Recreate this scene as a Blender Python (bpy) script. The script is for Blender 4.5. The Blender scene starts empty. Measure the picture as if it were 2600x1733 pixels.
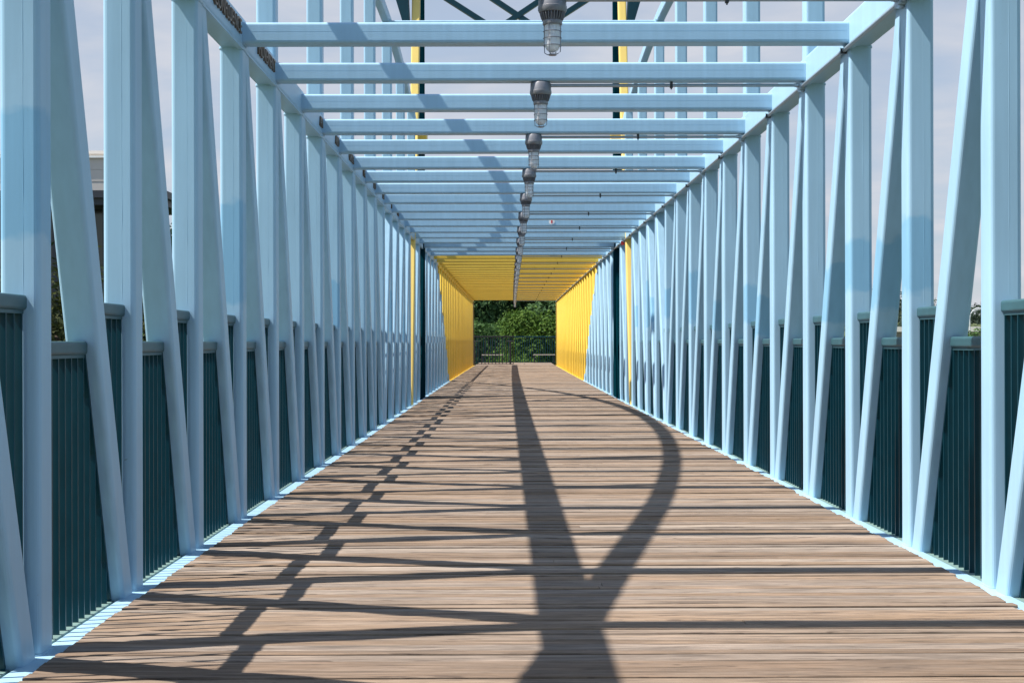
import bpy, bmesh, math, random
from mathutils import Vector, Matrix
R = math.radians
rnd = random.Random(7)
S = bpy.context.scene
COL = S.collection

# ------------------------------------------------------------------ dimensions
P = 1.24            # truss bay
W = 0.137           # square tube of the truss members
XL, XR = -1.578, 2.069      # inner faces of the two trusses
EYE = 1.10
ZB, ZT = 2.868, 3.062       # top chord bottom / top
NB = 50                     # number of posts per side
def offx(y):                # very slight bend of the bridge in plan
    return 0.155 * (max(0.0, y - 12) / 51.0) ** 2
def arch_z(n):
    if n < 5.31: return 3.525 + (n - 5.31) * .35
    return 5.60 - (0.0192 if n < 15.7 else 0.0234) * (n - 15.7) ** 2

# ------------------------------------------------------------------ mesh builder
class MB:
    def __init__(s):
        s.v = []; s.f = []; s.t = []
    def add(s, vs, fs, tone=0.0):
        o = len(s.v); s.v += [tuple(p) for p in vs]
        s.f += [tuple(i + o for i in f) for f in fs]; s.t += [tone] * len(fs)
    def box(s, x0, x1, y0, y1, z0, z1, tone=0.0):
        s.add([(x0,y0,z0),(x1,y0,z0),(x1,y1,z0),(x0,y1,z0),(x0,y0,z1),(x1,y0,z1),(x1,y1,z1),(x0,y1,z1)],
              [(0,3,2,1),(4,5,6,7),(0,1,5,4),(1,2,6,5),(2,3,7,6),(3,0,4,7)], tone)
    def loft(s, rings, tone=0.0, cap=True, closed=False):
        m = len(rings[0]); vs = [p for r in rings for p in r]; fs = []
        k = len(rings)
        for i in range(k if closed else k - 1):
            a, b = i * m, ((i + 1) % k) * m
            for j in range(m):
                jj = (j + 1) % m
                fs.append((a + j, a + jj, b + jj, b + j))
        if cap and not closed:
            fs.append(tuple(range(m - 1, -1, -1))); fs.append(tuple(range((k - 1) * m, k * m)))
        s.add(vs, fs, tone)
    def bar(s, p0, p1, w, h, r=0.0, side=Vector((1,0,0)), tone=0.0, seg=4):
        """rounded-rectangle tube from p0 to p1; w along `side`, h across"""
        s.sweep([p0, p1], w, h, r, side, tone, seg)
    def sweep(s, pts, w, h, r=0.0, side=Vector((1,0,0)), tone=0.0, seg=4):
        pts = [Vector(p) for p in pts]; prof = rrect(w, h, r, seg); rings = []
        for i, p in enumerate(pts):
            t = (pts[min(i + 1, len(pts) - 1)] - pts[max(i - 1, 0)]).normalized()
            a = Vector(side); a = (a - t * a.dot(t)).normalized(); b = t.cross(a).normalized()
            rings.append([p + a * u + b * v for u, v in prof])
        s.loft(rings, tone)
    def tube(s, pts, r, n=8, tone=0.0, closed=False):
        pts = [Vector(p) for p in pts]; rings = []; k = len(pts)
        for i, p in enumerate(pts):
            if closed: t = (pts[(i + 1) % k] - pts[i - 1]).normalized()
            else: t = (pts[min(i + 1, k - 1)] - pts[max(i - 1, 0)]).normalized()
            a = Vector((0,0,1)) if abs(t.z) < .9 else Vector((1,0,0))
            a = (a - t * a.dot(t)).normalized(); b = t.cross(a)
            rings.append([p + (a * math.cos(q) + b * math.sin(q)) * r for q in [2 * math.pi * j / n for j in range(n)]])
        s.loft(rings, tone, closed=closed)
    def lathe(s, prof, n=32, c=(0,0,0), tone=0.0):
        rings = [[(c[0] + r * math.cos(2*math.pi*j/n), c[1] + r * math.sin(2*math.pi*j/n), c[2] + z) for j in range(n)] for r, z in prof]
        s.loft(rings, tone)
    def mesh(s, name, mat, smooth=False, attr=False):
        me = bpy.data.meshes.new(name); me.from_pydata(s.v, [], s.f); me.update()
        bm = bmesh.new(); bm.from_mesh(me); bmesh.ops.recalc_face_normals(bm, faces=bm.faces[:]); bm.to_mesh(me); bm.free()
        if attr:
            a = me.attributes.new('tone', 'FLOAT', 'FACE'); a.data.foreach_set('value', s.t)
        if smooth:
            me.polygons.foreach_set('use_smooth', [True] * len(me.polygons)); me.set_sharp_from_angle(angle=R(40))
        me.materials.append(mat)
        return me
def rrect(w, h, r, seg=4):
    if r <= 0: return [(-w/2,-h/2),(w/2,-h/2),(w/2,h/2),(-w/2,h/2)]
    out = []
    for cx, cy, a0 in ((w/2-r, h/2-r, 0), (-w/2+r, h/2-r, 90), (-w/2+r, -h/2+r, 180), (w/2-r, -h/2+r, 270)):
        for i in range(seg + 1):
            a = R(a0 + 90 * i / seg); out.append((cx + r*math.cos(a), cy + r*math.sin(a)))
    return out
def obj(name, me, parent=None, loc=(0,0,0)):
    o = bpy.data.objects.new(name, me); COL.objects.link(o); o.location = loc
    if parent: o.parent = parent
    return o
def tag(o, label=None, cat=None, group=None, kind=None):
    if label: o['label'] = label
    if cat: o['category'] = cat
    if group: o['group'] = group
    if kind: o['kind'] = kind
    return o
def thing(name, label, cat, loc=(0,0,0), group=None):
    o = bpy.data.objects.new(name, None); COL.objects.link(o); o.location = loc; o.empty_display_size = .2
    return tag(o, label, cat, group)

# ------------------------------------------------------------------ materials
def newmat(name):
    m = bpy.data.materials.new(name); m.use_nodes = True; nt = m.node_tree
    return m, nt, nt.nodes['Principled BSDF']
def N(nt, typ, **kw):
    n = nt.nodes.new(typ)
    for k, v in kw.items():
        if k.startswith('i_'):
            key = k[2:]; n.inputs[int(key) if key.isdigit() else key].default_value = v
        else: setattr(n, k, v)
    return n
def L(nt, a, b): nt.links.new(a, b)
def mathn(nt, op, a, b=None, c=None):
    n = nt.nodes.new('ShaderNodeMath'); n.operation = op
    for i, q in enumerate((a, b, c)):
        if q is None: continue
        if isinstance(q, (int, float)): n.inputs[i].default_value = q
        else: L(nt, q, n.inputs[i])
    return n.outputs[0]
def mixc(nt, fac, a, b):
    n = nt.nodes.new('ShaderNodeMix'); n.data_type = 'RGBA'
    for i, q in ((0, fac), (6, a), (7, b)):
        if isinstance(q, (int, float)): n.inputs[i].default_value = q
        elif isinstance(q, tuple): n.inputs[i].default_value = (*q, 1)
        else: L(nt, q, n.inputs[i])
    return n.outputs[2]

BLUE = (0.305, 0.49, 0.635); BLUE2 = (0.165, 0.385, 0.575); YEL = (0.72, 0.475, 0.058)
def paint(name, mode='blue', rough=.42):
    """mode: blue / yellow / split (blue inside the arch line, yellow past it)"""
    m, nt, b = newmat(name)
    g = N(nt, 'ShaderNodeNewGeometry'); sx = N(nt, 'ShaderNodeSeparateXYZ'); L(nt, g.outputs['Position'], sx.inputs[0])
    X, Y, Z = sx.outputs
    n1 = N(nt, 'ShaderNodeTexNoise', i_Scale=1.7, i_Detail=4.0); L(nt, g.outputs['Position'], n1.inputs['Vector'])
    mp = N(nt, 'ShaderNodeMapping'); mp.inputs['Scale'].default_value = (26, 26, 1.6); L(nt, g.outputs['Position'], mp.inputs[0])
    n2 = N(nt, 'ShaderNodeTexNoise', i_Scale=1.0, i_Detail=5.0); L(nt, mp.outputs[0], n2.inputs['Vector'])
    if mode == 'yellow': col = None; base = YEL
    else: base = BLUE
    if mode in ('blue', 'split'):
        lo = N(nt, 'ShaderNodeAttribute', attribute_type='OBJECT', attribute_name='patch_low')
        hi = N(nt, 'ShaderNodeAttribute', attribute_type='OBJECT', attribute_name='patch_high')
        n3 = N(nt, 'ShaderNodeTexNoise', i_Scale=9.0, i_Detail=2.0); L(nt, g.outputs['Position'], n3.inputs['Vector'])
        zz = mathn(nt, 'MULTIPLY_ADD', n3.outputs[0], .16, mathn(nt, 'SUBTRACT', Z, .08))
        a = mathn(nt, 'MULTIPLY', mathn(nt, 'SUBTRACT', zz, lo.outputs['Fac']), 30); a.node.use_clamp = True
        c = mathn(nt, 'MULTIPLY', mathn(nt, 'SUBTRACT', hi.outputs['Fac'], zz), 30); c.node.use_clamp = True
        fac = mathn(nt, 'MULTIPLY', mathn(nt, 'MULTIPLY', a, c), .72)
        col = mixc(nt, fac, BLUE, BLUE2)
    else:
        col = mixc(nt, 0.0, base, base)
    if mode == 'split':
        # yellow beyond the curve where the arch comes down through the truss
        q = mathn(nt, 'SQRT', mathn(nt, 'MULTIPLY', mathn(nt, 'MAXIMUM', mathn(nt, 'SUBTRACT', 5.45, Z), 0.01), 1/.0228))
        yb = mathn(nt, 'MULTIPLY', mathn(nt, 'ADD', q, 15.75), P)
        f = mathn(nt, 'MULTIPLY', mathn(nt, 'SUBTRACT', Y, yb), 40); f.node.use_clamp = True
        col = mixc(nt, f, col, YEL)
    v = mathn(nt, 'MULTIPLY_ADD', n1.outputs[0], .24, .88)
    v2 = mathn(nt, 'MULTIPLY_ADD', n2.outputs[0], .22, .89)
    vv = mathn(nt, 'MULTIPLY', v, v2)
    mul = N(nt, 'ShaderNodeVectorMath', operation='SCALE'); L(nt, col, mul.inputs[0]); L(nt, vv, mul.inputs['Scale'])
    # small chips of bare, darker metal and drip stains
    n4 = N(nt, 'ShaderNodeTexNoise', i_Scale=38.0, i_Detail=3.0); L(nt, g.outputs['Position'], n4.inputs['Vector'])
    chip = N(nt, 'ShaderNodeMapRange'); chip.inputs[1].default_value = .765; chip.inputs[2].default_value = .80
    L(nt, n4.outputs[0], chip.inputs[0])
    fin = mixc(nt, mathn(nt, 'MULTIPLY', chip.outputs[0], .6), mul.outputs[0], (.16, .20, .22))
    L(nt, fin, b.inputs['Base Color'])
    L(nt, mathn(nt, 'MULTIPLY_ADD', n2.outputs[0], .2, rough - .1), b.inputs['Roughness'])
    bp = N(nt, 'ShaderNodeBump', i_Strength=.10, i_Distance=.004); L(nt, n2.outputs[0], bp.inputs['Height']); L(nt, bp.outputs[0], b.inputs['Normal'])
    return m
def simple(name, c, rough=.5, metal=0.0, var=.25, scale=6.0, spec=.5, bump=0.0):
    m, nt, b = newmat(name)
    g = N(nt, 'ShaderNodeNewGeometry')
    n = N(nt, 'ShaderNodeTexNoise', i_Scale=scale, i_Detail=5.0); L(nt, g.outputs['Position'], n.inputs['Vector'])
    v = mathn(nt, 'MULTIPLY_ADD', n.outputs[0], 2 * var, 1 - var)
    s = N(nt, 'ShaderNodeVectorMath', operation='SCALE'); s.inputs[0].default_value = c; L(nt, v, s.inputs['Scale'])
    L(nt, s.outputs[0], b.inputs['Base Color'])
    b.inputs['Roughness'].default_value = rough; b.inputs['Metallic'].default_value = metal
    b.inputs['Specular IOR Level'].default_value = spec
    if bump:
        bp = N(nt, 'ShaderNodeBump', i_Strength=bump, i_Distance=.01); L(nt, n.outputs[0], bp.inputs['Height']); L(nt, bp.outputs[0], b.inputs['Normal'])
    return m
M_blue = paint('blue_paint', 'blue'); M_yel = paint('yellow_paint', 'yellow', .45); M_yel_lit = simple('sunlit_yellow_paint', (.72, .53, .15), .42, var=.08, scale=4); M_split = paint('blue_to_yellow_paint', 'split')  # paler yellow of the pylon legs has sun glare put into its colour
M_teal = simple('dark_teal_paint', (.001, .034, .051), .34, var=.3, scale=12, spec=.34)
M_teal2 = simple('matt_teal_paint', (.0015, .022, .032), .95, var=.3, scale=12, spec=.0)
M_yel_shade = simple('shaded_yellow_paint', (.30, .18, .02), .5, var=.15, scale=8)  # yellow darkened so the shade on the far pickets is in the colour
M_rail = simple('teal_handrail_paint', (.034, .09, .108), .38, var=.25, scale=14, spec=.4)
M_sill = simple('dusty_teal_paint', (.14, .225, .21), .6, var=.2, scale=20)
M_black = simple('black_metal', (.012, .014, .016), .45, var=.2)
M_grey = simple('cast_grey_metal', (.20, .20, .215), .42, metal=.35, var=.12, scale=30)
M_steel = simple('conduit_steel', (.33, .40, .45), .38, metal=.6, var=.15, scale=30)
M_wire = simple('cage_wire', (.20, .21, .24), .4, metal=.5, var=.1)
M_bronze = simple('bronze_letters', (.16, .125, .09), .45, metal=.7, var=.3, scale=40)
M_dark = simple('dark_fitting', (.03, .032, .035), .5)
M_white = simple('white_sticker', (.8, .8, .8), .5, var=.05)
M_red = simple('red_mark', (.55, .04, .05), .5, var=.05)
M_bench = simple('bench_wood', (.42, .36, .30), .7, var=.2)

def frosted():
    m, nt, b = newmat('frosted_glass')
    b.inputs['Base Color'].default_value = (.82, .85, .88, 1); b.inputs['Roughness'].default_value = .3
    b.inputs['Transmission Weight'].default_value = .35; b.inputs['IOR'].default_value = 1.3
    return m
M_glass = frosted()

def wood():
    m, nt, b = newmat('weathered_deck_wood')
    g = N(nt, 'ShaderNodeNewGeometry'); at = N(nt, 'ShaderNodeAttribute', attribute_type='GEOMETRY', attribute_name='tone')
    off = N(nt, 'ShaderNodeVectorMath', operation='MULTIPLY_ADD')
    cb = N(nt, 'ShaderNodeCombineXYZ'); L(nt, mathn(nt, 'MULTIPLY', at.outputs['Fac'], 57), cb.inputs[0]); L(nt, mathn(nt, 'MULTIPLY', at.outputs['Fac'], 31), cb.inputs[2])
    ad = N(nt, 'ShaderNodeVectorMath', operation='ADD'); L(nt, g.outputs['Position'], ad.inputs[0]); L(nt, cb.outputs[0], ad.inputs[1])
    def grain(sc, det, rough=.6):
        mp = N(nt, 'ShaderNodeMapping'); mp.inputs['Scale'].default_value = sc; L(nt, ad.outputs[0], mp.inputs[0])
        n = N(nt, 'ShaderNodeTexNoise', i_Scale=1.0, i_Detail=det, i_Roughness=rough); L(nt, mp.outputs[0], n.inputs['Vector']); return n.outputs[0]
    g1 = grain((4.5, 85, 20), 7.0, .68); g2 = grain((1.6, 20, 8), 5.0); g3 = grain((5.0, 95, 20), 4.0); g4 = grain((2.4, 40, 12), 4.0, .6)
    r = N(nt, 'ShaderNodeValToRGB'); e = r.color_ramp.elements
    e[0].position = 0; e[0].color = (.135, .094, .068, 1); e[1].position = 1; e[1].color = (.30, .242, .195, 1)
    x = r.color_ramp.elements.new(.35); x.color = (.235, .160, .106, 1)
    x = r.color_ramp.elements.new(.7); x.color = (.205, .162, .132, 1)
    L(nt, at.outputs['Fac'], r.inputs[0])
    c = mixc(nt, mathn(nt, 'MULTIPLY_ADD', g2, 1.3, -.5), r.outputs[0], (.175, .146, .124))
    c.node.clamp_factor = True
    s1 = mathn(nt, 'MAXIMUM', mathn(nt, 'ADD', mathn(nt, 'MULTIPLY_ADD', g1, 1.7, -.85), mathn(nt, 'MULTIPLY_ADD', g4, 1.7, .13)), .18)
    vm = N(nt, 'ShaderNodeVectorMath', operation='SCALE'); L(nt, c, vm.inputs[0]); L(nt, s1, vm.inputs['Scale'])
    crack = N(nt, 'ShaderNodeMapRange'); crack.inputs[1].default_value = .575; crack.inputs[2].default_value = .64; L(nt, g3, crack.inputs[0])
    c2 = mixc(nt, mathn(nt, 'MULTIPLY', crack.outputs[0], .75), vm.outputs[0], (.07, .05, .04))
    kn = grain((7, 34, 9), 2.0); km = N(nt, 'ShaderNodeMapRange'); km.inputs[1].default_value = .70; km.inputs[2].default_value = .76; L(nt, kn, km.inputs[0])
    c2 = mixc(nt, mathn(nt, 'MULTIPLY', km.outputs[0], .8), c2, (.055, .038, .028))
    big = N(nt, 'ShaderNodeTexNoise', i_Scale=.55, i_Detail=5.0); L(nt, g.outputs['Position'], big.inputs['Vector'])
    bs = N(nt, 'ShaderNodeVectorMath', operation='SCALE'); L(nt, c2, bs.inputs[0]); L(nt, mathn(nt, 'MULTIPLY_ADD', big.outputs[0], .5, .75), bs.inputs['Scale']); c2 = bs.outputs[0]
    L(nt, c2, b.inputs['Base Color']); b.inputs['Roughness'].default_value = .82; b.inputs['Specular IOR Level'].default_value = .25
    bp = N(nt, 'ShaderNodeBump', i_Strength=.5, i_Distance=.006); L(nt, g1, bp.inputs['Height']); L(nt, bp.outputs[0], b.inputs['Normal'])
    return m
M_wood = wood()

def leafmat(name, c0, c1):
    m, nt, b = newmat(name)
    at = N(nt, 'ShaderNodeAttribute', attribute_type='GEOMETRY', attribute_name='tone')
    L(nt, mixc(nt, at.outputs['Fac'], c0, c1), b.inputs['Base Color'])
    b.inputs['Roughness'].default_value = .65; b.inputs['Specular IOR Level'].default_value = .12
    tr = N(nt, 'ShaderNodeBsdfTranslucent'); L(nt, mixc(nt, at.outputs['Fac'], c0, c1), tr.inputs[0])
    mx = N(nt, 'ShaderNodeMixShader'); mx.inputs[0].default_value = .25
    L(nt, b.outputs[0], mx.inputs[1]); L(nt, tr.outputs[0], mx.inputs[2]); L(nt, mx.outputs[0], nt.nodes['Material Output'].inputs[0])
    return m
M_bark = simple('bark', (.09, .065, .045), .9, var=.35, scale=8, bump=.5)

# ------------------------------------------------------------------ camera
F = 3267 / 2352 * 36
cam = bpy.data.cameras.new('camera'); cam.sensor_width = 36; cam.lens = F; cam.clip_start = .05; cam.clip_end = 5000
co = bpy.data.objects.new('camera', cam); COL.objects.link(co); S.camera = co
co.matrix_world = Matrix.Translation((0, 0, EYE)) @ Matrix.Rotation(-math.atan(14/3267), 4, 'Z') @ Matrix.Rotation(R(90), 4, 'X') @ Matrix.Rotation(-.0026, 4, 'Z')

# ------------------------------------------------------------------ light
sun_dir = Vector((1, .205, -1.55)).normalized()       # light travels
sl = bpy.data.lights.new('sun', 'SUN'); sl.energy = 5.0; sl.angle = R(.53); sl.color = (1, .95, .87)
so = bpy.data.objects.new('sun', sl); COL.objects.link(so); so.rotation_euler = sun_dir.to_track_quat('-Z', 'Y').to_euler()
to_sun = -sun_dir; elev = math.asin(to_sun.z); az = math.atan2(to_sun.x, to_sun.y)
w = bpy.data.worlds.new('World'); S.world = w; w.use_nodes = True; nt = w.node_tree
sky = N(nt, 'ShaderNodeTexSky', sky_type='NISHITA'); sky.sun_disc = False; sky.sun_elevation = elev; sky.sun_rotation = az
sky.air_density = 1.0; sky.dust_density = .6; sky.ozone_density = 1.0
tc = N(nt, 'ShaderNodeTexCoord'); sxyz = N(nt, 'ShaderNodeSeparateXYZ'); L(nt, tc.outputs['Generated'], sxyz.inputs[0])
# thin overcast: project the direction onto a cloud layer
zz = mathn(nt, 'ADD', mathn(nt, 'MAXIMUM', sxyz.outputs[2], 0.0), .12)
cx = N(nt, 'ShaderNodeCombineXYZ'); L(nt, mathn(nt, 'DIVIDE', sxyz.outputs[0], zz), cx.inputs[0]); L(nt, mathn(nt, 'DIVIDE', sxyz.outputs[1], zz), cx.inputs[1])
cn = N(nt, 'ShaderNodeTexNoise', i_Scale=1.9, i_Detail=7.0, i_Roughness=.52, i_Distortion=.3); L(nt, cx.outputs[0], cn.inputs['Vector'])
# the cloud bank stands ahead, towards the far end of the bridge; overhead and behind, unseen, it is kept thinner and bluer to cool and deepen the shading
bank = N(nt, 'ShaderNodeMapRange', interpolation_type='SMOOTHSTEP'); bank.inputs[1].default_value = .25; bank.inputs[2].default_value = .85; L(nt, sxyz.outputs[1], bank.inputs[0])
thin = N(nt, 'ShaderNodeMapRange'); thin.inputs[1].default_value = .45; thin.inputs[2].default_value = .75; thin.inputs[3].default_value = .1; thin.inputs[4].default_value = .5; L(nt, cn.outputs[0], thin.inputs[0])
high = N(nt, 'ShaderNodeMapRange', interpolation_type='SMOOTHSTEP'); high.inputs[1].default_value = .35; high.inputs[2].default_value = .9; L(nt, sxyz.outputs[2], high.inputs[0])
thinz = mathn(nt, 'MULTIPLY', thin.outputs[0], high.outputs[0])
thick = N(nt, 'ShaderNodeMapRange'); thick.inputs[1].default_value = .30; thick.inputs[2].default_value = .68; thick.inputs[3].default_value = .72; thick.inputs[4].default_value = 1.0; L(nt, cn.outputs[0], thick.inputs[0])
cr = N(nt, 'ShaderNodeMix', data_type='FLOAT'); L(nt, bank.outputs[0], cr.inputs[0]); L(nt, thinz, cr.inputs[2]); L(nt, thick.outputs[0], cr.inputs[3])
cc = N(nt, 'ShaderNodeMapRange'); cc.inputs[1].default_value = .35; cc.inputs[2].default_value = .7; L(nt, cn.outputs[0], cc.inputs[0])
cloud = mixc(nt, cc.outputs[0], (2.55, 2.9, 3.6), (4.05, 4.1, 4.4))
bg = nt.nodes['Background']; bg.inputs['Strength'].default_value = .095
L(nt, mixc(nt, cr.outputs[0], sky.outputs[0], cloud), bg.inputs['Color'])
S.view_settings.view_transform = 'Standard'; S.view_settings.look = 'None'; S.view_settings.exposure = 0.9; S.view_settings.gamma = 1

# ------------------------------------------------------------------ deck
Y0, Y1 = -6 * P, 57.3 * P
mb = MB(); y = Y0; pitch = .0832
while y < Y1:
    wd = pitch - rnd.uniform(.006, .015); o = offx(y); dz = .05 + rnd.uniform(-.005, .002); tl = rnd.uniform(-.0025, .0025)
    x0 = XL + .06 + rnd.uniform(-.003, .003) + o; x1 = XR - .042 - abs(rnd.gauss(0, .012)) + o
    tone = rnd.random()
    # boards run right across; some in two lengths
    cuts = [x0, x1]
    if rnd.random() < .10: cuts = [x0, rnd.uniform(x0 + 1, x1 - 1), x1]
    for a, b_ in zip(cuts[:-1], cuts[1:]):
        k = 6; rings = []
        for i in range(k + 1):
            xx = a + (b_ - a - .003) * i / k; e = .002 * math.sin(i * 2.1 + y * 40); zt = dz + rnd.uniform(-.0012, .0012)
            rings.append([(xx, y + e, .032), (xx, y + wd + e, .032), (xx, y + wd + e, zt + tl - .003), (xx, y + wd - .004 + e, zt + tl), (xx, y + .004 + e, zt - tl), (xx, y + e, zt - tl - .003)])
        mb.loft(rings, (tone + rnd.uniform(-.06, .06)) % 1.0)
    y += pitch
deck = tag(obj('deck', mb.mesh('deck', M_wood, attr=True)), kind='structure')

# ------------------------------------------------------------------ the bridge
bridge = thing('footbridge', 'pale blue and yellow steel truss footbridge enclosing the wooden deck', 'bridge', (0, 0, 0))
def prop(o, lo, hi): o['patch_low'] = lo; o['patch_high'] = hi
def vbar(z0, z1, w=W, h=W, r=.02, x=0):
    m = MB(); m.bar((x, 0, z0), (x, 0, z1), w, h, r); return m
pm = vbar(-.06, ZB + .02)
for xs, wd in ((.012, .004),):         # weld seam and drawing lines down the face
    k = 40; rr = random.Random(int(xs * 1000)); prev = None; rings = []
    for i in range(k + 1):
        z = -.05 + (ZB + .05) * i / k; j = rr.uniform(-.0004, .0004); h = .0002 + rr.uniform(0, .0007)
        rings.append([(xs - wd/2 + j, -W/2 + .001, z), (xs + j, -W/2 - h, z), (xs + wd/2 + j, -W/2 + .001, z)])
    pm.loft(rings)
for z0, z1 in ((ZB - .008, ZB + .004), (.03, .046)):                # fillet welds at head and foot
    pm.bar((0, 0, z0), (0, 0, z1), W + .010, W + .010, .022)
post_me = pm.mesh('post', M_split)
DW = .131
def diag_me(a):
    m = MB(); yb, yt = a
    z0, z1 = -.07, ZB + .03
    m.bar((0, yb + (yt - yb) * (z0 / ZB), z0), (0, yb + (yt - yb) * (z1 / ZB), z1), DW, W, .02); return m.mesh('diagonal', M_split)
A_Y = (P - .225, .03)                 # leans back towards the viewer going up (first half of the arch)
B_Y = (.088, P - W - .03)             # leans away (second half)
dA, dB = diag_me(A_Y), diag_me(B_Y)
patches = {('L', 4): (1.43, 1.90), ('L', 7): (1.32, 1.96), ('R', 6): (1.33, 1.76), ('R', 7): (1.38, 1.72), 
           ('L', 11): (1.2, 1.7), ('R', 10): (1.25, 1.6), ('R', 13): (1.3, 1.9), ('L', 16): (1.2, 1.8), ('R', 17): (1.3, 2.0), ('L', 18): (1.1, 1.55), ('R', 15): (1.4, 1.8)}
dpatch = {('L', 5): (9, 8), ('L', 6): (9, 8), ('R', 6): (9, 8), ('L', 7): (9, 8), ('R', 7): (1.28, 1.68), ('R', 8): (1.2, 1.6), ('R', 17): (1.35, 1.75), ('R', 19): (1.3, 1.7), ('R', 10): (1.1, 1.5)}
for side in 'LR':
    xc0 = XL - W/2 if side == 'L' else XR + W/2
    for n in range(1, NB + 1):
        y = n * P - W/2; xc = xc0 + offx(y)
        o = obj('post', post_me, bridge, (xc, y, 0)); prop(o, *patches.get((side, n), (9, 8) if rnd.random() < .95 else (1.25, rnd.uniform(1.5, 1.85))))
        if n > 30: o['label'] = 'yellow post'
        if n == 20: continue                     # the yellow pylon leg takes the place of this diagonal
        o = obj('diagonal', dA if n <= 15 else dB, bridge, (xc, (n - 1) * P, 0)); prop(o, *dpatch.get((side, n), (9, 8) if rnd.random() < .96 else (1.2, rnd.uniform(1.45, 1.8))))
        if n > 31: o['label'] = 'yellow diagonal brace'
# cross beams
BL = XR - XL
m = MB(); m.bar((XL, 0, 2.893 + .0635), (XR, 0, 2.893 + .0635), .127, .131, .018, side=(0, 0, 1))
for xe, d in ((XL, .008), (XR, -.008)): m.bar((xe - d * .3, 0, 2.893 + .0635), (xe + d, 0, 2.893 + .0635), .135, .139, .022, side=(0, 0, 1))
m.box(XL, XR, -.0659, -.0655, 2.893 + .070, 2.893 + .0715)
beam_b = m.mesh('cross_beam', M_blue); beam_y = beam_b.copy(); beam_y.materials[0] = M_yel
for n in range(1, NB + 1):
    y = n * P - W/2
    o = obj('cross_beam', beam_b if n < 25 else beam_y, bridge, (offx(y), y, 0)); prop(o, 9, 8)
    if n >= 25: o['label'] = 'yellow cross beam'
# chords
ys = [n * P / 1.0 for n in range(-3, NB + 1)] + [51.0 * P]
for side, xi in (('L', XL), ('R', XR)):
    s = -1 if side == 'L' else 1
    m = MB(); m.sweep([(xi + s * W/2 + offx(y), y, (ZB + ZT)/2) for y in ys], W, ZT - ZB, .022)
    o = obj('top_chord', m.mesh('top_chord', M_split), bridge); prop(o, 9, 8)
    chord_L = o if side == 'L' else chord_L if side == 'R' else None
    # thin lip under the inner edge
    m = MB(); m.sweep([(xi + s * .012 + offx(y), y, ZB - .006) for y in ys], .03, .012)
    e = obj('lip', m.mesh('lip', M_split), o); prop(e, 9, 8)
    m = MB(); m.sweep([(xi - s * .036 + offx(y), y, -.02) for y in ys], .14, .12, .016, seg=5); m.sweep([(xi + s * .095 + offx(y), y, -.06) for y in ys], .09, .12, .01)
    o = obj('bottom_chord', m.mesh('bottom_chord', M_split, smooth=True), bridge); prop(o, 9, 8)
    # arch in the plane of the truss, springing from below the deck
    m = MB(); pts = []
    n = -1.0
    while n <= 31.6:
        pts.append((xi + s * (W/2 + .014) + offx(n * P), n * P, arch_z(n))); n += .4
    m.sweep(pts, .106, .145, .02)
    o = obj('arch', m.mesh('arch', M_blue), bridge); prop(o, 9, 8)
    for n in range(6, 27, 2):
        zt = arch_z(n) - .04
        if zt < ZT + .1: continue
        h = obj('hanger', vbar(ZT - .02, zt, W - .002, W - .002).mesh('hanger', M_blue), bridge, (xi + s * W/2 + offx(n * P), n * P - W/2, 0)); prop(h, 9, 8)
    # dark end frame post
    m = MB(); m.box(-.07, .07, -.05, .05, -.05, ZB)
    e = obj('end_post', m.mesh('end_post', M_black), bridge, (xi + s * .07 + offx(51*P), 50.6 * P, 0)); e['label'] = 'dark end post'
    m = MB(); m.bar((0, 0, -.05), (0, 0, ZB), .12, .12, .015)
    e = obj('end_post', m.mesh('end_post', M_yel), bridge, (xi + s * .055 + offx(51*P), 50.6 * P + .14, 0)); e['label'] = 'yellow end post'
m = MB(); m.bar((XL - W, 0, 0), (XR + W, 0, 0), .11, .11, .018, side=(0, 0, 1))
o = obj('arch_strut', m.mesh('arch_strut', M_blue), bridge, (offx(16*P), 16 * P - W/2, 5.495)); prop(o, 9, 8)

# raised bronze lettering on the inner face of the left chord
def letters(word, y_end, size=.088):
    cu = bpy.data.curves.new('lettering', 'FONT'); cu.body = word; cu.size = size * 1.38; cu.extrude = .007; cu.align_x = 'RIGHT'; cu.space_character = 1.02
    ob = bpy.data.objects.new('tmp', cu); COL.objects.link(ob)
    bpy.context.view_layer.update()
    me = bpy.data.meshes.new_from_object(ob.evaluated_get(bpy.context.evaluated_depsgraph_get()))
    bpy.data.objects.remove(ob); me.name = 'lettering'; me.materials.clear(); me.materials.append(M_bronze)
    # text x -> world +y, text y -> world +z, extrude towards the walkway
    mt = Matrix(((0, 0, 1, 0), (1, 0, 0, 0), (0, 1, 0, 0), (0, 0, 0, 1)))
    me.transform(mt)
    obj('lettering', me, chord_L, (XL + .007 + offx(y_end), y_end, 2.932))
words = {5: 'CONDUIT', 6: 'CONFLUENCE', 7: 'CONFLUENCE', 8: 'MOVEMENT', 10: 'AN', 11: 'AND', 12: 'ORDER', 13: 'THE', 14: 'OLD', 15: 'BUT', 16: 'IS', 17: 'NEW'}
for n, wd in words.items():
    if n >= 7: letters(wd, n * P - W - (.07 if n not in (10, 12, 14) else .03))
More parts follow.
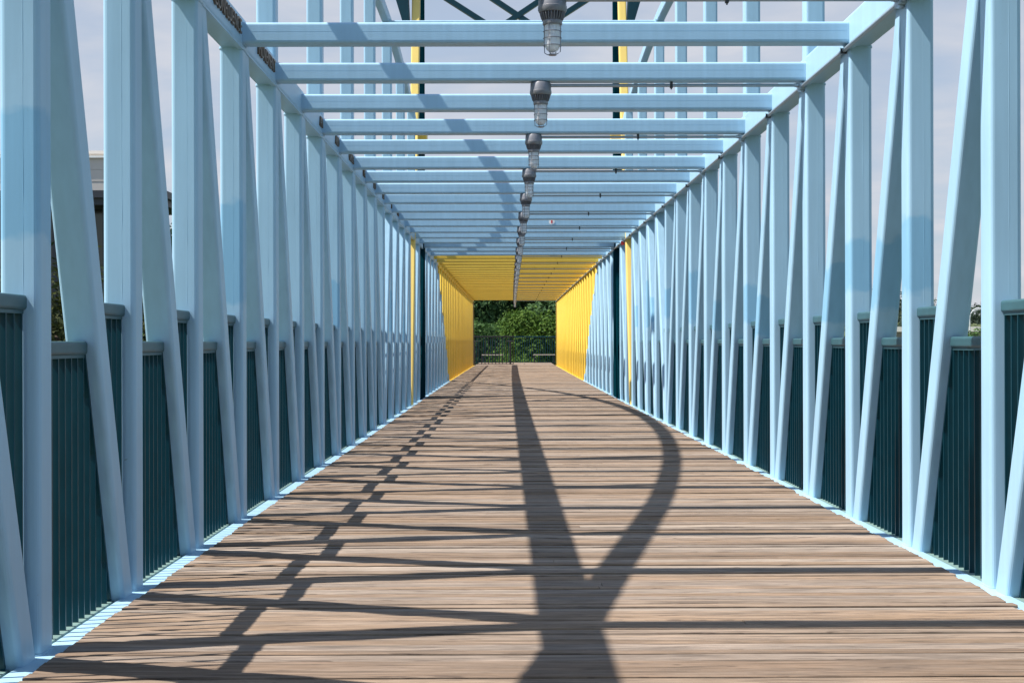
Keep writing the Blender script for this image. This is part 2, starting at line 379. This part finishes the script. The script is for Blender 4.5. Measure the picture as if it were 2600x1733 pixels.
# stickers on two beams
m = MB(); m.lathe([(.045, 0), (.045, .002)], 20); me = m.mesh('sticker', M_white); me.transform(Matrix.Rotation(R(90), 4, 'X'))
y = 18 * P - W; st = tag(obj('sticker', me, None, (.72, y + .0005, 2.963)), 'round white sticker with a red mark on a blue roof beam', 'sticker')
m = MB(); m.box(-.012, .012, -.005, -.0025, -.022, .022); obj('printed_mark', m.mesh('printed_mark', M_red), st)
m = MB(); m.box(-.09, .09, -.003, 0, -.02, .02); y = 25 * P - W
tag(obj('label_plate', m.mesh('label_plate', M_white), None, (1.02, y + .0005, 2.99)), 'small white rectangular plate on the first yellow roof beam', 'plate')

# ------------------------------------------------------------------ railings
def railing(side):
    s = -1 if side == 'L' else 1; xi = XL if side == 'L' else XR
    t = thing('railing', ('dark teal picket railing along the left truss wall' if side == 'L' else 'dark teal picket railing along the right truss wall'), 'railing', (xi + s * .075, 0, 0), 'picket railings either side of the deck')
    hl, hu = (1.105, 1.262) if side == 'L' else (1.118, 1.27)
    cache = {}
    hw = .5 * W / math.cos(math.atan((A_Y[0] - A_Y[1]) / ZB)) + .004      # horizontal half thickness of a diagonal
    def build(kind):
        (yb, yt) = A_Y if kind == 'A' else B_Y
        zlo, zhi = (hl, hu)
        if kind == 'Y': zlo = zhi = 1.19
        pk = MB(); rl = MB(); sl_ = MB()
        cy = lambda z: yb + (yt - yb) * z / ZB
        n = 14; y_a, y_b = .012, P - W - .012
        for i in range(n + 1):
            y = y_a + (y_b - y_a) * i / n
            # z interval covered by the diagonal at this y
            za, zb = sorted((((y - hw) - yb) * ZB / (yt - yb), ((y + hw) - yb) * ZB / (yt - yb)))
            under, over = (zlo, zhi)
            for a, b in ((.034, min(za, under - .03)), (max(zb, .058), over - .03)):
                if b - a > .05: pk.box(-.019, .019, y - .004, y + .004, a, b)
        # frame bars against the diagonal
        for d, ztop in ((-1 if kind == 'A' else 1, zlo), (1 if kind == 'A' else -1, zhi)):
            z0 = .036
            p0 = (0, cy(z0) + d * (hw + .006), z0); p1 = (0, cy(ztop - .02) + d * (hw + .006), ztop - .02)
            if 0 < p0[1] < P - W: pk.bar(p0, p1, .04, .012, 0)
        # two handrail pieces, rounded, each stopping at the diagonal
        zc = zlo - .03
        if kind == 'A':
            segs = [(0.0, cy(zlo) - hw, zlo), (cy(zhi) + hw, P - W, zhi)]
        else:
            segs = [(0.0, cy(zhi) - hw, zhi), (cy(zlo) + hw, P - W, zlo)]
        for a, b, zt in segs:
            rl.bar((0, a, zt - .026), (0, b, zt - .026), .062, .052, .012)
            rl.bar((0, a, zt - .058), (0, b, zt - .058), .04, .012, 0)
        sl_.box(-.045, .029, 0, P - W, .022, .034)
        my = kind == 'Y'
        return (pk.mesh('picket_panel', M_yel_shade if my else M_teal), rl.mesh('handrail', M_yel if my else M_rail), sl_.mesh('bottom_rail', M_yel if my else M_sill))
    for k in range(-1, NB + 1):
        kind = 'A' if k <= 15 else ('B' if k <= 30 else 'Y')
        if kind not in cache: cache[kind] = build(kind)
        y = (k - 1) * P; lx = offx(y)
        pp, hr, br = cache[kind]
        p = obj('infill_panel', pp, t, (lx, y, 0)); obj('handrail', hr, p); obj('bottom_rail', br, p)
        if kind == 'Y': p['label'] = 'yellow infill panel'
    return t
railing('L'); railing('R')

# ------------------------------------------------------------------ pylon between the two spans
py = thing('pylon', 'yellow and dark teal steel pylon frame straddling the middle of the bridge', 'pylon', (.25, 21.5 * P, 0))
def addp(name, mb_, mat, label=None):
    o = obj(name, mb_.mesh(name, mat), py, (-.25, -21.5 * P, 0)); prop(o, 9, 8)
    if label: o['label'] = label
    return o
ZP = 8.6
for xi, s in ((XL, -1), (XR, 1)):
    x = xi + s * W/2 + offx(21*P)
    m = MB(); m.sweep([(x, 19.17*P, -.3), (x, 20.0*P - .14, 2.9), (x, 20.62*P, 4.8), (x, 21.1*P, 7.3), (x, 21.3*P, ZP)], W + .012, W + .02, .02)
    addp('leg', m, M_yel_lit, 'yellow leaning pylon leg')
    m = MB()
    rings = []
    for z, a, b in ((-.4, 20.85, 22.1), (0, 20.9, 22.1), (ZB, 21.75, 22.12), (5.2, 21.8, 22.12), (ZP, 21.85, 22.12)):
        x0, x1 = xi - .012 * s, xi + s * .16
        rings.append([(x0 + offx(22*P), a*P, z), (x1 + offx(22*P), a*P, z), (x1 + offx(22*P), b*P, z), (x0 + offx(22*P), b*P, z)])
    m.loft(rings); addp('leg', m, M_teal2, 'dark teal tapered pylon leg')
    m = MB(); m.box(xi + s*.20 - .01 if s > 0 else xi - .42, xi + .42 if s > 0 else xi - .19, 20.95*P, 21.2*P, 7.35, 9.0)
    m.add([(xi + s*.19, 20.95*P, 7.35), (xi + s*.42, 20.95*P, 7.35), (xi + s*.42, 21.2*P, 7.35), (xi + s*.19, 21.2*P, 7.35), (xi + s*.17, 20.95*P, 6.95), (xi + s*.30, 20.95*P, 6.95), (xi + s*.30, 21.2*P, 6.95), (xi + s*.17, 21.2*P, 6.95)],
          [(4,5,6,7),(0,1,5,4),(1,2,6,5),(2,3,7,6),(3,0,4,7)])
    addp('bracket', m, M_teal)
    m = MB(); m.box(xi - .02 if s < 0 else xi - .16, xi + .16 if s < 0 else xi + .02, 20.65*P, 20.95*P, 4.72, 4.86); addp('collar', m, M_yel)
zb_, zt_ = 7.05, 8.25; yb_ = 21.95 * P
xa, xb = XL, XR; x1 = xa + .385*(xb - xa) ; x2 = xa + .615*(xb - xa); t1 = xa + .12*(xb - xa); t2 = xa + .88*(xb - xa)
for name, p0, p1 in (('brace', (xa, yb_, zt_ - .3), (x1, yb_, zb_)), ('brace', (x1, yb_, zb_), (t2, yb_, zt_)), ('brace', (t1, yb_ + .004, zt_), (x2, yb_ + .004, zb_)), ('brace', (x2, yb_ + .004, zb_), (xb, yb_ + .004, zt_ - .3))):
    m = MB(); m.bar(p0, p1, .10, .10, .0, side=(0, 1, 0)); addp(name, m, M_teal)
for z in (zb_ - .03, zt_ + .1):
    m = MB(); m.bar((xa, yb_, z), (xb, yb_, z), .13, .13, .01, side=(0, 0, 1)); addp('tie', m, M_teal)
m = MB(); m.bar((0, 0, 0), (0, .05, 0), .06, .07, .01)
tag(obj('red_tag', m.mesh('red_tag', M_red), None, (XR - .03, 19.95 * P, ZB - .06)), 'small red tag fixed under the right chord beside the yellow leg', 'tag')

# ------------------------------------------------------------------ lamps
LX = .2455
def lamp_proto():
    t = thing('caged_lamp', None, 'lamp', (0, 0, 0), 'caged lamps under the roof beams')
    m = MB(); m.lathe([(.052, 0), (.066, -.004), (.071, -.014), (.0735, -.06), (.0755, -.062), (.0755, -.080), (.069, -.092), (.06, -.094), (.05, -.094)], 40)
    obj('housing', m.mesh('housing', M_grey, smooth=True), t)
    m = MB(); m.lathe([(.05, -.09), (.046, -.13), (.042, -.134)], 24)
    for i in range(26):
        a = 2 * math.pi * i / 26; c, s_ = math.cos(a), math.sin(a)
        def q(r, z, d): return (r*c - d*s_, r*s_ + d*c, z)
        rings = []
        for r0, r1, z in ((.045, .066, -.088), (.044, .065, -.105), (.042, .058, -.126), (.042, .053, -.134)):
            rings.append([q(r0, z, -.0018), q(r1, z, -.0018), q(r1, z, .0018), q(r0, z, .0018)])
        m.loft(rings)
    obj('heat_sink', m.mesh('heat_sink', M_grey), t)
    m = MB(); m.lathe([(.045, -.130), (.050, -.133), (.0515, -.15), (.049, -.156), (.043, -.157)], 32); obj('collar', m.mesh('collar', M_grey, smooth=True), t)
    m = MB(); prof = [(.0405, -.154), (.0405, -.256)] + [(.0405*math.cos(R(a)), -.256 - .042*math.sin(R(a))) for a in (18, 36, 54, 70, 82)]
    m.lathe(prof, 28); obj('globe', m.mesh('globe', M_glass, smooth=True), t)
    m = MB()
    for z, r in ((-.190, .0465), (-.224, .0465), (-.263, .0462)):
        m.tube([(r*math.cos(2*math.pi*j/28), r*math.sin(2*math.pi*j/28), z) for j in range(28)], .0022, 6, closed=True)
    for i in range(4):
        a = R(25 + 90*i + 40); c, s_ = math.cos(a), math.sin(a)
        m.tube([(.047*c, .047*s_, -.150), (.0455*c, .0455*s_, -.27), (.044*c, .044*s_, -.297), (.030*c, .030*s_, -.306), (.018*c, .018*s_, -.309)], .0024, 6)
    m.lathe([(.004, -.3065), (.021, -.3065), (.021, -.3125), (.004, -.3125)], 20)
    obj('cage', m.mesh('cage', M_wire, smooth=True), t)
    return t
lamp0 = lamp_proto()
ordn = ['nearest', 'second', 'third', 'fourth', 'fifth', 'sixth', 'seventh', 'eighth', 'ninth', 'tenth', 'eleventh', 'twelfth', 'thirteenth', 'fourteenth', 'fifteenth', 'sixteenth', 'seventeenth', 'eighteenth', 'nineteenth', 'twentieth', 'twenty-first', 'twenty-second', 'farthest']
def pos(i, tot=23): return ordn[i] + ('' if i in (0, tot - 1) else ' nearest')
lk = list(lamp0.children)
for i, n in enumerate(range(6, 51, 2)):
    y = n * P - W/2; x = LX + offx(y)
    if i == 0: r = lamp0
    else:
        r = lamp0.copy(); COL.objects.link(r)
        for ch in lk:
            c = ch.copy(); COL.objects.link(c); c.parent = r
    r.location = (x, y, 2.893)
    beamc = 'blue' if n < 25 else 'yellow'
    r['label'] = f'{pos(i)} caged grey lamp hanging under a {beamc} roof beam'
# cross conduits from each lamp to the right chord
def conduit_proto():
    m = MB(); m.tube([(.05, 0, 0), (XR - LX - .05, 0, 0)], .0115, 10)
    me = m.mesh('conduit', M_steel, smooth=True)
    c = MB(); c.box(1.15 - LX - .009, 1.15 - LX + .009, -.014, .014, -.018, .024); c.box(1.15 - LX - .004, 1.15 - LX + .004, -.005, .005, -.028, -.018)
    f = MB(); f.lathe([(.017, 0), (.017, .04), (.0135, .045), (.0135, .055)], 6); fm = f.mesh('fitting', M_steel); fm.transform(Matrix.Rotation(R(-90), 4, 'Y')); fm.transform(Matrix.Translation((XR - LX - .012, 0, 0)))
    return me, c.mesh('clamp', M_dark), fm
cme, kme, fme = conduit_proto()
for i, n in enumerate(range(6, 51, 2)):
    y = n * P - W/2 - .005
    c = obj('conduit', cme, None, (LX + offx(y), y, 2.868)); obj('clamp', kme, c); obj('fitting', fme, c)
    tag(c, f'thin grey conduit from the {pos(i)} lamp to the right chord', 'conduit', 'conduits running from the lamps')
m = MB(); m.tube([(XR - .016 + offx(y), y, ZB - .012) for y in ys], .013, 10)
lc = tag(obj('conduit', m.mesh('conduit', M_steel, smooth=True)), 'long grey conduit running along the right top chord', 'conduit')
bx = MB(); bx.lathe([(.026, -.03), (.026, .03)], 10); bx.box(-.02, .02, -.045, .045, -.02, .02); bme = bx.mesh('junction', M_steel)
cl = MB(); cl.box(-.017, .02, -.010, .010, -.017, .014); cl.box(-.021, -.017, -.004, .004, -.024, .018); clm = cl.mesh('clip', M_dark)
for n in range(3, NB + 1):
    y = n * P - W/2
    obj('junction' if n % 2 == 0 else 'clip', bme if n % 2 == 0 else clm, lc, (XR - .016 + offx(y), y, ZB - .014))

# ------------------------------------------------------------------ far landing: railings, stair rail, benches
def picket_fence(name, label, x0, x1, y, z1, sp, mat, group=None, base=0.02):
    t = thing(name, label, 'railing', (x0, y, 0), group)
    m = MB(); n = int(round((x1 - x0) / sp))
    for i in range(n + 1):
        xx = (x1 - x0) * i / n; m.box(xx - .017, xx + .017, -.01, .01, base, z1)
    obj('picket_panel', m.mesh('picket_panel', mat), t)
    m = MB(); m.bar((-.03, 0, z1), (x1 - x0 + .03, 0, z1), .055, .05, .01, side=(0, 0, 1)); obj('handrail', m.mesh('handrail', mat), t)
    m = MB(); m.box(0, x1 - x0, -.015, .015, .045, .075); obj('bottom_rail', m.mesh('bottom_rail', mat), t)
    return t
ox = offx(54 * P)
t = picket_fence('railing', 'dark teal picket railing across the far end of the landing', -1.75 + ox, 2.35 + ox, 57.1 * P, 1.33, .115, M_teal)
t = picket_fence('railing', 'black picket railing crossing the left half of the far deck end', -1.80 + ox, .16 + ox, 53.0 * P, 1.33, .16, M_black)
for xx, lab, d in ((-1.62, 'black stair handrail post beside the far left yellow truss end', .0), (.02, 'black stair handrail post in the middle of the far deck end', .05)):
    t = thing('handrail_post', lab, 'handrail', (xx + ox, 52.6 * P, 0), 'black handrails at the far deck end')
    m = MB(); m.bar((0, 0, 0), (0, 0, 1.10), .085, .085, .01); obj('post', m.mesh('post', M_black), t)
    m = MB(); m.bar((-.17, 0, 1.11), (.17, 0, 1.11), .05, .05, .02, side=(0, 0, 1)); m.bar((0, 0, 1.07), (0, 1.6, 1.07), .05, .05, .015); obj('handrail', m.mesh('handrail', M_black), t)
for i, (x0, x1, lab) in enumerate(((-1.40, -.30, 'slatted bench behind the black picket railing at the far end'), (1.17, 2.24, 'slatted bench in front of the far teal railing on the right'))):
    t = thing('bench', lab, 'bench', (x0 + ox, 56.6 * P, 0), 'benches on the far landing')
    m = MB()
    for j in range(4): m.box(0, x1 - x0, -.22 + j * .11, -.12 + j * .11, .42, .46)
    obj('seat', m.mesh('seat', M_bench), t)
    for xx in (.06, x1 - x0 - .06):
        m = MB(); m.box(xx - .03, xx + .03, -.2, .2, .36, .419); m.box(xx - .03, xx + .03, -.2, -.14, 0, .36); m.box(xx - .03, xx + .03, .14, .2, 0, .36)
        obj('leg', m.mesh('leg', M_black), t)
# landing piers
for xx in (-1.2, 1.7):
    m = MB(); m.bar((xx, 55 * P, -6.2), (xx, 55 * P, -.06), .5, .5, .05)
    tag(obj('landing_pier', m.mesh('landing_pier', simple('concrete', (.36, .35, .33), .85, var=.15, scale=3))), ('left' if xx < 0 else 'right') + ' square concrete pier under the far landing', 'pier', 'piers under the far landing')

# ------------------------------------------------------------------ ground, road, hills
GZ = -6.2
def groundmat():
    m, nt, b = newmat('grass_ground'); g = N(nt, 'ShaderNodeNewGeometry')
    n = N(nt, 'ShaderNodeTexNoise', i_Scale=.08, i_Detail=8.0); L(nt, g.outputs['Position'], n.inputs['Vector'])
    n2 = N(nt, 'ShaderNodeTexNoise', i_Scale=3.0, i_Detail=6.0); L(nt, g.outputs['Position'], n2.inputs['Vector'])
    c = mixc(nt, n.outputs[0], (.045, .075, .02), (.10, .12, .045)); s = N(nt, 'ShaderNodeVectorMath', operation='SCALE'); L(nt, c, s.inputs[0]); L(nt, mathn(nt, 'MULTIPLY_ADD', n2.outputs[0], .8, .6), s.inputs['Scale'])
    L(nt, s.outputs[0], b.inputs['Base Color']); b.inputs['Roughness'].default_value = .9
    return m
m = MB(); m.add([(-3000, -3000, GZ), (3000, -3000, GZ), (3000, 3000, GZ), (-3000, 3000, GZ)], [(0, 1, 2, 3)])
tag(obj('ground', m.mesh('ground', groundmat())), kind='structure')
m = MB(); m.add([(-900, 8, GZ + .02), (900, 8, GZ + .02), (900, 46, GZ + .02), (-900, 46, GZ + .02)], [(0, 1, 2, 3)])
tag(obj('road', m.mesh('road', simple('asphalt', (.05, .05, .052), .85, var=.25, scale=2))), kind='structure')
m = MB()
for yy in (12, 16, 20, 34, 38, 42):
    for i in range(-40, 40): m.box(i * 12, i * 12 + 3, yy - .07, yy + .07, GZ + .024, GZ + .026)
for yy in (8.4, 24, 30, 45.6): m.box(-900, 900, yy - .07, yy + .07, GZ + .024, GZ + .026)
tag(obj('road_markings', m.mesh('road_markings', simple('road_paint', (.7, .7, .66), .7, var=.1))), kind='structure')
def hills():
    m = MB(); nx, ny = 60, 16; idx = []
    vs = []; fs = []
    for j in range(ny + 1):
        for i in range(nx + 1):
            x = -300 + 800 * i / nx; y = 420 + 320 * j / ny
            e = math.sin(math.pi * j / ny)
            h = e * (12 + 8 * math.exp(-((x - 110) / 90) ** 2) + 3 * math.sin(x * .021) + 2 * math.sin(x * .07 + y * .03))
            vs.append((x, y, GZ - .5 + max(0, h)))
    for j in range(ny):
        for i in range(nx):
            a = j * (nx + 1) + i; fs.append((a, a + 1, a + nx + 2, a + nx + 1))
    m.add(vs, fs); return m.mesh('hills', groundmat(), smooth=True)
tag(obj('hills', hills()), kind='structure')

# ------------------------------------------------------------------ trees
LEAF_D = leafmat('dark_leaves', (.028, .066, .026), (.068, .125, .045))
LEAF_M = leafmat('mid_leaves', (.026, .066, .020), (.066, .128, .034))
LEAF_B = leafmat('bright_leaves', (.028, .070, .010), (.085, .145, .022))
LEAF_F = leafmat('far_leaves', (.030, .048, .036), (.070, .095, .065))
def leaves(mb_, c, r, n, size, rg, flat=.8):
    """leaf clumps scattered through an ellipsoid of lobes"""
    for _ in range(n):
        while True:
            v = Vector((rg.uniform(-1, 1), rg.uniform(-1, 1), rg.uniform(-1, 1)))
            if .25 < v.length < 1: break
        v = v.normalized() * (rg.uniform(.55, 1.03))
        p = Vector(c) + Vector((v.x * r[0], v.y * r[1], v.z * r[2]))
        a = Vector((rg.gauss(0, 1), rg.gauss(0, 1), rg.gauss(0, 1) * .7)).normalized()
        nrm = (v + Vector((rg.gauss(0, .6), rg.gauss(0, .6), rg.gauss(.5, .6)))).normalized()
        a = (a - nrm * a.dot(nrm)).normalized(); b = nrm.cross(a); s = size * rg.uniform(.6, 1.3)
        mb_.add([p - a*s, p + b*s*.45 - a*s*.1, p + a*s, p - b*s*.45 + a*s*.05], [(0, 1, 2, 3)], rg.random())
def tree(label, loc, h, r, lobes, nleaf, size, mat, seed, group='trees beyond the far end of the bridge', squash=1.0):
    rg = random.Random(seed); t = thing('tree', label, 'tree', loc, group)
    m = MB(); top = h * .6
    pts = [(math.sin(i * 1.3 + seed) * .1, math.cos(i * 1.7 + seed) * .1, top * i / 5) for i in range(6)]
    r0 = .035 * h
    rings = [[(p[0] + (r0 * (1 - .13*i)) * math.cos(q), p[1] + (r0 * (1 - .13*i)) * math.sin(q), p[2]) for q in [2*math.pi*j/9 for j in range(9)]] for i, p in enumerate(pts)]
    m.loft(rings)
    cen = []
    for i in range(lobes):
        a = rg.uniform(0, 2*math.pi); d = r * math.sqrt(rg.random()) * .72; z = h - r*squash*.38 - rg.random()**1.2 * (h * .55) ; z = max(z, h * .28)
        k = 1 - .45 * max(0, (z - h*.55) / (h*.45))
        c = (math.cos(a) * d * k, math.sin(a) * d * k, z); cen.append(c)
        m.tube([pts[2 + i % 3], ((pts[3][0] + c[0])/2, (pts[3][1] + c[1])/2, (pts[3][2] + c[2])/2 - .2), c], r0 * .22, 6)
    obj('trunk', m.mesh('trunk', M_bark), t)
    m = MB()
    for c in cen:
        lr = r * rg.uniform(.30, .52)
        leaves(m, c, (lr, lr, lr * .8 * squash), nleaf // lobes, size, rg)
    obj('crown', m.mesh('crown', mat, attr=True), t)
    return t
tree('bright green broad tree standing out in front of the darker trees', (2.5, 108, GZ), 10.1, 4.2, 44, 26000, .15, LEAF_B, 3)
tree('mid green tree behind the left half of the far landing railing', (-2.6, 122, GZ), 9.6, 4.2, 36, 17000, .18, LEAF_M, 5)
tree('low bright bush-like tree just below the far landing railing', (.6, 100, GZ), 6.9, 3.4, 26, 11000, .15, LEAF_B, 8)
tree('tall dark tree rising at the upper left of the far opening', (-5.2, 150, GZ), 14.5, 5.2, 64, 34000, .30, LEAF_D, 11)
tree('tall dark tree behind the middle of the far opening', (.9, 160, GZ), 15.3, 6.0, 64, 34000, .30, LEAF_D, 12)
tree('tall dark tree behind the right side of the far opening', (7.2, 155, GZ), 14.9, 6.0, 64, 34000, .30, LEAF_D, 13)
tree('dark tree far behind left of the tunnel end', (-11.5, 165, GZ), 14.0, 6.5, 26, 6000, .32, LEAF_D, 14)
tree('dark tree far behind right of the tunnel end', (14.5, 168, GZ), 14.0, 6.5, 26, 6000, .32, LEAF_D, 15)
tree('dark leafy tree seen between the two nearest left posts', (-8.5, 25.5, GZ), 9.2, 4.2, 64, 40000, .085, leafmat('dark_olive_leaves', (.012, .022, .008), (.055, .065, .018)), 21, None)  # leaf tones run from near black to olive
tree('yellow-green shrubby tree beside the pale roof on the right', (47.5, 143, GZ), 9.0, 4.6, 34, 11000, .22, LEAF_M, 23, None)
tree('dark leafy tree standing just past the dark colonnade building', (-15.2, 67, GZ), 13.2, 3.4, 46, 16000, .15, LEAF_M, 31, None)
rg = random.Random(4); m = MB()
for i in range(420):
    x = rg.uniform(40, 260); y = rg.uniform(440, 600)
    e = math.sin(math.pi * (y - 420) / 320); h = e * (12 + 8 * math.exp(-((x - 110) / 90) ** 2) + 3 * math.sin(x * .021) + 2 * math.sin(x * .07 + y * .03))
    rr = rg.uniform(2.5, 5.5); leaves(m, (x, y, GZ + h + rr * .6), (rr, rr, rr * 1.15), 60, 1.0, rg)
tag(obj('far_woods', m.mesh('far_woods', LEAF_F, attr=True)), 'distant wooded hillside seen past the right truss', 'woods', None, 'stuff')

# ------------------------------------------------------------------ buildings and street lamp beside the bridge
M_beige = simple('beige_panel_wall', (.50, .465, .43), .8, var=.08, scale=.8)
M_navy = simple('dark_cladding', (.018, .022, .032), .5, var=.2)
b1 = thing('building', 'beige panelled building over a dark colonnade, left of the bridge', 'building', (-24, 60, GZ))
m = MB()
for i in range(3): m.box(-16, 7.2, 0 if i % 2 else .012, 6, 13.6 + i * .49, 13.6 + i * .49 + .478)
m.box(-15.9, 7.1, .05, 5.9, 13.6, 15.06)
obj('wall', m.mesh('wall', M_beige), b1)
m = MB(); m.box(-16.2, 7.3, -.12, 6.1, 15.065, 15.15); obj('parapet', m.mesh('parapet', simple('white_coping', (.75, .75, .73), .6, var=.05)), b1)
m = MB(); m.box(-10, 6.75, 1.5, 4, 15.15, 15.42); m.box(-10.2, 6.9, 1.3, 4.2, 15.42, 15.55); obj('roof_plant', m.mesh('roof_plant', M_beige), b1)
m = MB(); m.box(-17, 9.95, -1.2, 4, 13.28, 13.58); m.box(-17, 9.8, -1.0, 3.9, 13.0, 13.28); obj('canopy', m.mesh('canopy', M_navy), b1)
m = MB(); m.box(-16, 7.0, 1.0, 6, 0, 13.0); obj('glazing', m.mesh('glazing', simple('dark_glass', (.012, .016, .022), .12, var=.1)), b1)
for i in range(12):
    m = MB(); m.bar((-15.9 + i * 2.1 + .1, -.4, 0), (-15.9 + i * 2.1 + .1, -.4, 13.0), .28, .28, .05); obj('column', m.mesh('column', M_navy), b1)
b2 = thing('building', 'low pale roofed building half hidden by shrubs on the right', 'building', (58, 172, GZ))
m = MB(); m.box(-12, 22, 0, 14, 0, 8.35); obj('wall', m.mesh('wall', simple('tan_wall', (.22, .19, .16), .85, var=.15)), b2)
m = MB(); m.box(-12.4, 22.4, -.4, 14.4, 8.35, 8.95); obj('roof', m.mesh('roof', simple('pale_roof', (.78, .72, .64), .6, var=.08)), b2)
sl_ = thing('street_lamp', 'slim grey street lamp with curved arm before the wooded hillside', 'street lamp', (49.0, 150, GZ))
m = MB(); m.tube([(0, 0, 0), (0, 0, 4), (0, 0, 9.6)] + [(.9 - .9 * math.cos(R(a)), 0, 9.6 + 1.05 * math.sin(R(a))) for a in (15, 30, 45, 60, 75, 90)] + [(1.7, 0, 10.72)], .06, 8); obj('pole', m.mesh('pole', simple('galvanised', (.55, .57, .58), .4, metal=.3, var=.1)), sl_)
m = MB(); m.bar((1.6, 0, 10.72), (2.35, 0, 10.76), .22, .14, .05, side=(0, 1, 0)); obj('lamp_head', m.mesh('lamp_head', simple('lamp_grey', (.5, .5, .5), .5, var=.1)), sl_)
